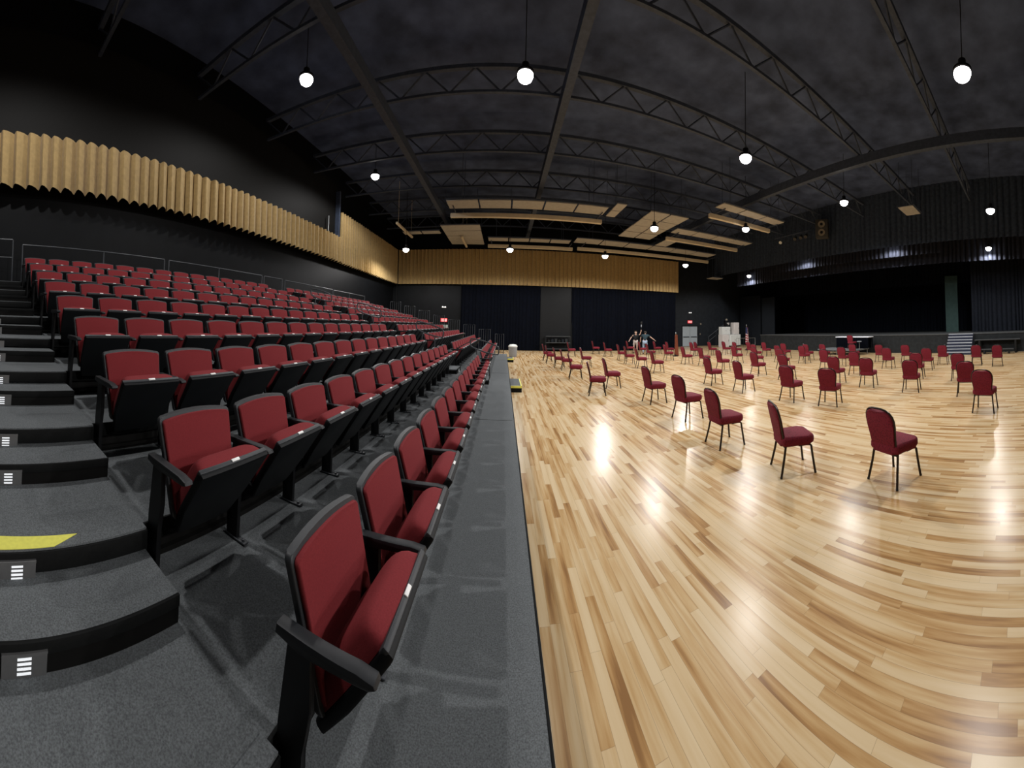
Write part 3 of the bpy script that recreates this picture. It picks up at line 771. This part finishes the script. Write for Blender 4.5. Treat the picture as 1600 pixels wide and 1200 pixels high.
tag(MB().box(-5.05, -4.78, YB-.03, YB, 1.45, 1.85, .005, 1).box(-4.74, -4.58, YB-.03, YB, 1.45, 1.85, .005, 1).box(-4.54, -4.38, YB-.03, YB, 1.45, 1.85, .005, 1).obj('notice_board', M['pale_green']), 'pale notices on back wall below left exit sign', 'notice')
tag(MB().box(19.45, 19.62, YD-.05, YD, 2.2, 2.38, .01, 1).obj('fire_alarm', M['cone']), 'small tan fire alarm box on wall upper right of door', 'alarm')
tag(MB().box(19.42, 19.52, YD-.03, YD, 1.15, 1.32, .006, 1).obj('light_switch', M['cone']), 'small tan switch plate on wall right of door', 'switch')
def cabinet(x0, x1, y0, y1, z0, z1, label, m='white', doors=2, vents=False):
    t = thing('white_cabinet', label, 'cabinet', ((x0+x1)/2, (y0+y1)/2, z0), group='stacked white cabinets')
    a, b, h = (x1-x0)/2, (y1-y0)/2, z1-z0
    MB().box(-a, a, -b+.02, b, 0, h, .01, 1).obj('body', M[m], t)
    for i in range(doors):
        xa = -a+2*a*i/doors
        dr = MB().box(xa+.02, xa+2*a/doors-.02, -b, -b+.02, .04, h-.04, .006, 1).obj('door', M[m], t)
        MB().box(xa+2*a/doors-.09, xa+2*a/doors-.07, -b-.02, -b, h*.45, h*.58).obj('handle', M['rail_metal'], dr)
    return t
cabinet(19.95, 20.75, 25.7, 26.4, 0, 1.22, 'warm white cabinet at lower left of the white stack', 'warm_white', 1)
cabinet(20.78, 22.1, 25.5, 26.3, .122, 1.215, 'wide white cabinet at lower right of the white stack', 'white', 2)
tag(MB().box(20.80, 22.08, 25.52, 26.28, 0, .12, .006, 1).obj('dolly', M['black_metal'], None), 'black dolly under the wide white cabinet', 'dolly')
cabinet(20.0, 21.02, 25.8, 26.4, 1.22, 1.98, 'white cabinet on top of the warm white one', 'white', 2).location.z += .004
cabinet(21.32, 22.0, 25.6, 26.2, 1.222, 2.42, 'tall narrow white cabinet on top of wide one', 'warm_white', 1)
# dark machine on the left upper cabinet
t = thing('dark_machine', 'dark machine with pale bands on top of left white cabinets', 'machine', (20.75, 26.1, 1.99))
MB().box(-.22, .22, -.2, .2, 0, .62, .02, 1).obj('body', M['black_metal'], t)
MB().box(-.10, .20, -.206, -.2, .32, .40).box(0, .2, -.206, -.2, .2, .25).obj('band', M['warm_white'], t, False)
MB().lathe([(.1, .62), (.12, .66), (.1, .78), (.04, .82)], n=12).obj('hopper', M['cone'], t)
# steel barrier rail beside the stage end
t = thing('barrier_rail', 'thin steel barrier rail left of the stage end', 'railing', (20.75, 23.2, 0), rad(-5))
MB().tube([(-1.1, 0, 0), (-1.1, 0, .92), (1.1, 0, .92), (1.1, 0, 0)], .02, 6).obj('frame', M['chrome'], t)
for k in range(-3, 4): MB().tube([(k*.28, 0, .1), (k*.28, 0, .92)], .009, 5).obj('picket', M['rail_metal'], t)
MB().tube([(-1.1, 0, .1), (1.1, 0, .1)], .012, 5).obj('bottom_rail', M['chrome'], t)

t = thing('stair_handrail', 'thin dark handrail slanting up behind the white cabinets', 'railing', (19.4, 27.3, 0))
for dz in (.0, .45):
    MB().tube([(0, 0, .55+dz), (1.9, 0, 1.75+dz)], .022, 6).obj('rail', M['rail_metal'], t)
for q in (0, .5, 1):
    MB().tube([(1.9*q, 0, 0), (1.9*q, 0, 1.0+1.2*q)], .02, 6).obj('post', M['rail_metal'], t)
# flags
def flagstand(x, y, h, label, kind):
    t = thing('flag', label, 'flag', (x, y, 0))
    MB().lathe([(.18, 0), (.18, .03), (.06, .07), (.03, .16)], n=16).obj('base', M['black_metal'], t)
    MB().tube([(0, 0, .1), (0, 0, h)], .014, 6).obj('pole', M['wood'], t)
    MB().lathe([(.01, h), (.03, h+.03), (.035, h+.07), (.005, h+.14)], n=10).obj('finial', M['chrome'], t)
    # cloth gathered round the pole: folds hang from the top
    def sheet(z0, z1, w0, w1, ph):
        rows = []
        for k in range(9):
            f = k/8; z = z0+(z1-z0)*f; w = w0+(w1-w0)*f
            rows.append([((.02+w*j/20)*math.cos(j*.9+ph)*.55+w*(j/20-.35)*.8, .07*math.sin(j*1.3+ph), z-.10*(j/20)*(1-f)) for j in range(21)])
        return rows
    if kind == 'us':
        zt, zb = h-.12, .55; n = 13
        for i in range(n):
            za = zb+(zt-zb)*i/n; zc = zb+(zt-zb)*(i+1)/n
            wa = .14+.20*(1-i/n); wb = .14+.20*(1-(i+1)/n)
            MB().grid(sheet(za, zc, wa, wb, 0)).obj('stripe', M['flag_red'] if i % 2 == 0 else M['flag_white'], t)
        MB().grid([[(px*.55-.03, py-.02, pz) for px, py, pz in r] for r in sheet(h-.62, zt+.005, .26, .20, .3)]).obj('canton', M['flag_blue'], t)
    else:
        MB().grid(sheet(.12, h-.06, .26, .14, .4)).obj('cloth', M['orange'], t)
    return t
flagstand(18.95, 21.1, 2.05, 'striped red and white flag on pole left of the stage', 'us')
flagstand(11.2, 19.6, 1.50, 'orange flag on short pole among chairs left of door', 'orange')

# dark rack before the grey wall panel
t = thing('storage_rack', 'dark grey storage rack against the grey wall panel', 'rack', (4.2, 25.35, 0))
for x in (-.95, .95):
    for y in (-.25, .25): MB().tube([(x, y, 0), (x, y, 1.2)], .02, 6).obj('post', M['stage_face'], t)
for z in (.18, .66, 1.15): MB().box(-.95, .95, -.25, .25, z, z+.03).obj('shelf', M['stage_top'], t, False)
for k in range(6): tag(MB().box(3.4+.27*k, 3.4+.27*k+.2, 25.18, 25.5, .694, .694+.22+.03*(k % 3), .01, 1).obj('storage_box', [M['pillar'], M['blue_flat'], M['stage_face']][k % 3]), 'dark box, %s from left on middle shelf of storage rack' % ORD[k], 'box', 'dark boxes on the storage rack')

# ------------------------------------------------------------------ two people and their tall stand by the back curtain
def figure(name, verts, edges, radii, m, parent=None, root=0, sub=1):
    me = bpy.data.meshes.new(name); me.from_pydata(verts, edges, []); me.materials.append(m)
    o = bpy.data.objects.new(name, me); COL.objects.link(o)
    if parent is not None: o.parent = parent
    sk = o.modifiers.new('skin', 'SKIN'); sk.use_smooth_shade = True
    bm = bmesh.new(); bm.from_mesh(me); bm.verts.ensure_lookup_table()
    lay = bm.verts.layers.skin.verify()
    for i, v in enumerate(bm.verts):
        r = radii[i]; v[lay].radius = r if isinstance(r, tuple) else (r, r); v[lay].use_root = i == root
    bm.to_mesh(me); bm.free()
    if sub:
        s = o.modifiers.new('subsurf', 'SUBSURF'); s.levels = sub; s.render_levels = sub
    return o
def person(loc, rz, label, J, cloth_top, cloth_leg, long_legs, hair_len):
    """J: dict of joints in local space (facing +x)"""
    names = ['pelvis', 'belly', 'chest', 'neck', 'chin', 'head', 'crown', 'shl', 'ell', 'wrl', 'shr', 'elr', 'wrr', 'hil', 'knl', 'anl', 'tol', 'hir', 'knr', 'anr', 'tor']
    R = dict(pelvis=.125, belly=.115, chest=.13, neck=.05, chin=.062, head=.088, crown=.06, shl=.062, ell=.042, wrl=.028, shr=.062, elr=.042, wrr=.028, hil=.085, knl=.055, anl=.038, tol=.03, hir=.085, knr=.055, anr=.038, tor=.03)
    E = [('pelvis','belly'),('belly','chest'),('chest','neck'),('neck','chin'),('chin','head'),('head','crown'),('chest','shl'),('shl','ell'),('ell','wrl'),('chest','shr'),('shr','elr'),('elr','wrr'),('pelvis','hil'),('hil','knl'),('knl','anl'),('anl','tol'),('pelvis','hir'),('hir','knr'),('knr','anr'),('anr','tor')]
    V = [J[n] for n in names]; rr = [R[n] for n in names]; ee = [(names.index(a), names.index(b)) for a, b in E]
    for s in 'lr':
        w = Vector(J['wr'+s]); e = Vector(J['el'+s]); d = (w-e).normalized()
        side = d.cross(Vector((0, 0, 1)) if abs(d.z) < .9 else Vector((1, 0, 0))).normalized()
        palm = w+d*.055; pi = len(V); V.append(tuple(palm)); rr.append((.036, .02)); ee.append((names.index('wr'+s), pi))
        for k, ln in enumerate((.062, .075, .08, .07)):
            b0 = palm+side*(.024-.016*k)+d*.04
            i = len(V); V += [tuple(b0), tuple(b0+d*ln*.5+side*(.003-.002*k)), tuple(b0+d*ln-Vector((0, 0, .012)))]; rr += [.009, .0085, .0075]
            ee += [(pi, i), (i, i+1), (i+1, i+2)]
        i = len(V); tb_ = palm-d*.02+side*.035
        V += [tuple(tb_), tuple(tb_+d*.03+side*.022)]; rr += [.010, .0085]; ee += [(pi, i), (i, i+1)]
    root = thing('person', label, 'person', loc, rz)
    body = figure('body', V, ee, rr, M['skin'], root)
    # nose, ears and eyes sit on the head
    h = Vector(J['head']); f = Vector((math.cos(J['face']), math.sin(J['face']), 0)); s_ = Vector((-f.y, f.x, 0))
    MB().lathe([(.016, -.02), (.014, 0), (.004, .025)], tuple(h+f*.085-Vector((0, 0, .02))), 8).obj('nose', M['skin'], root)
    for q in (-1, 1):
        MB().lathe([(.004, -.008), (.011, 0), (.004, .008)], tuple(h+f*.078+s_*q*.032+Vector((0, 0, .005))), 8).obj('eye', M['hair'], root)
        MB().lathe([(.006, -.03), (.014, 0), (.006, .03)], tuple(h+s_*q*.088), 8).obj('ear', M['skin'], root)
    MB().box(-.006, .006, -.022, .022, -.005, .005, .003, 1).xf(Matrix.Translation(h+f*.076-Vector((0, 0, .055))) @ Matrix.Rotation(J['face'], 4, 'Z')).obj('mouth', M['orange'], root)
    c = Vector(J['crown'])
    figure('hair', [tuple(h-f*.02+Vector((0, 0, .035))), tuple(c-f*.015+Vector((0, 0, .03))), tuple(h-f*.05), tuple(h-f*.06-Vector((0, 0, hair_len)))], [(0, 1), (0, 2), (2, 3)], [.096, .07, .085, .055], M['hair'], root)
    def lerp(a, b, t): return tuple(Vector(J[a]).lerp(Vector(J[b]), t))
    tv = [J['pelvis'], J['belly'], J['chest'], lerp('chest', 'neck', .6), J['shl'], lerp('shl', 'ell', .75), J['shr'], lerp('shr', 'elr', .75)]
    figure('shirt', tv, [(0, 1), (1, 2), (2, 3), (2, 4), (4, 5), (2, 6), (6, 7)], [.142, .135, .152, .075, .085, .066, .085, .066], M[cloth_top], root)
    k = .95 if long_legs else .7
    lv = [tuple(Vector(J['pelvis'])-Vector((0, 0, .03)))]; le = []; lr = [.146]
    for s in 'lr':
        i = len(lv); lv += [J['hi'+s], J['kn'+s] if long_legs else lerp('hi'+s, 'kn'+s, .85)]; lr += [.108, .078]; le += [(0, i), (i, i+1)]
        if long_legs: lv.append(lerp('kn'+s, 'an'+s, .93)); lr.append(.06); le.append((i+1, i+2))
    figure('trousers' if long_legs else 'shorts', lv, le, lr, M[cloth_leg], root)
    for s in 'lr':
        a = Vector(J['an'+s]); b = Vector(J['to'+s]); d = (b-a); an = math.atan2(d.y, d.x)
        MB().box(-.07, .19, -.045, .045, -.0, .075, .025, 3).xf(Matrix.Translation((a.x, a.y, 0)) @ Matrix.Rotation(an, 4, 'Z')).obj('shoe', M['black_cloth'], root)
    return root
# left person: faces the camera, one hand on the stand, leaning a little
JA = dict(face=.2, pelvis=(0, 0, .90), belly=(.05, 0, 1.06), chest=(.12, 0, 1.26), neck=(.17, 0, 1.42), chin=(.21, .0, 1.47), head=(.22, 0, 1.55), crown=(.21, 0, 1.63),
          shl=(.12, .19, 1.35), ell=(.22, .32, 1.40), wrl=(.30, .36, 1.60), shr=(.12, -.19, 1.35), elr=(.08, -.34, 1.16), wrr=(.16, -.45, .99),
          hil=(0, .10, .84), knl=(.05, .12, .47), anl=(0, .13, .07), tol=(.16, .14, .03), hir=(0, -.10, .84), knr=(.05, -.12, .47), anr=(0, -.13, .07), tor=(.16, -.14, .03))
person((9.75, 23.2, 0), rad(-105), 'person in black top and pale shorts holding a tall dark stand', JA, 'black_cloth', 'pale_cloth', False, .14)
# right person: back to the camera, bending, one arm reaching right and down
JB = dict(face=.0, pelvis=(0, 0, .92), belly=(.05, 0, 1.08), chest=(.16, 0, 1.27), neck=(.24, 0, 1.41), chin=(.29, 0, 1.45), head=(.31, 0, 1.53), crown=(.31, 0, 1.61),
          shl=(.16, .20, 1.36), ell=(.26, .34, 1.16), wrl=(.38, .36, .98), shr=(.16, -.20, 1.36), elr=(.22, -.42, 1.20), wrr=(.28, -.66, 1.02),
          hil=(0, .10, .86), knl=(.05, .11, .48), anl=(-.02, .12, .07), tol=(.15, .13, .03), hir=(0, -.10, .86), knr=(.02, -.12, .48), anr=(-.06, -.13, .07), tor=(.11, -.14, .03))
person((10.02, 22.05, 0), rad(62), 'person in dark teal shirt and light jeans leaning with arm out', JB, 'teal_cloth', 'denim', True, .05)
t = thing('light_stand', 'tall dark stand with pale tip between the two people', 'stand', (10.07, 22.85, 0))
for k in range(3):
    a = 2*PI*k/3+.4
    MB().tube([(.0, 0, .55), (.28*math.cos(a), .28*math.sin(a), .012)], .011, 6).obj('leg', M['black_metal'], t)
MB().tube([(0, 0, .2), (0, 0, 2.15)], .016, 6).obj('pole', M['black_metal'], t)
MB().lathe([(.03, 1.95), (.045, 2.0), (.04, 2.12), (.02, 2.15)], n=10).obj('collar', M['grey_bin'], t)
MB().box(-.07, .07, -.07, .07, 2.15, 2.36, .02, 1).obj('head', M['black_metal'], t)

# ------------------------------------------------------------------ world and view
w = bpy.data.worlds.new('world'); scene.world = w; w.use_nodes = True
w.node_tree.nodes['Background'].inputs['Color'].default_value = (0, 0, 0, 1)
w.node_tree.nodes['Background'].inputs['Strength'].default_value = 0
vs = scene.view_settings
vs.view_transform = 'Standard'; vs.look = 'None'; vs.gamma = 1; vs.use_curve_mapping = False
vs.exposure = 0.
scene.cycles.max_bounces = 6; scene.cycles.diffuse_bounces = 4; scene.cycles.glossy_bounces = 3
scene.cycles.sample_clamp_indirect = 6.
scene.cycles.use_denoising = True
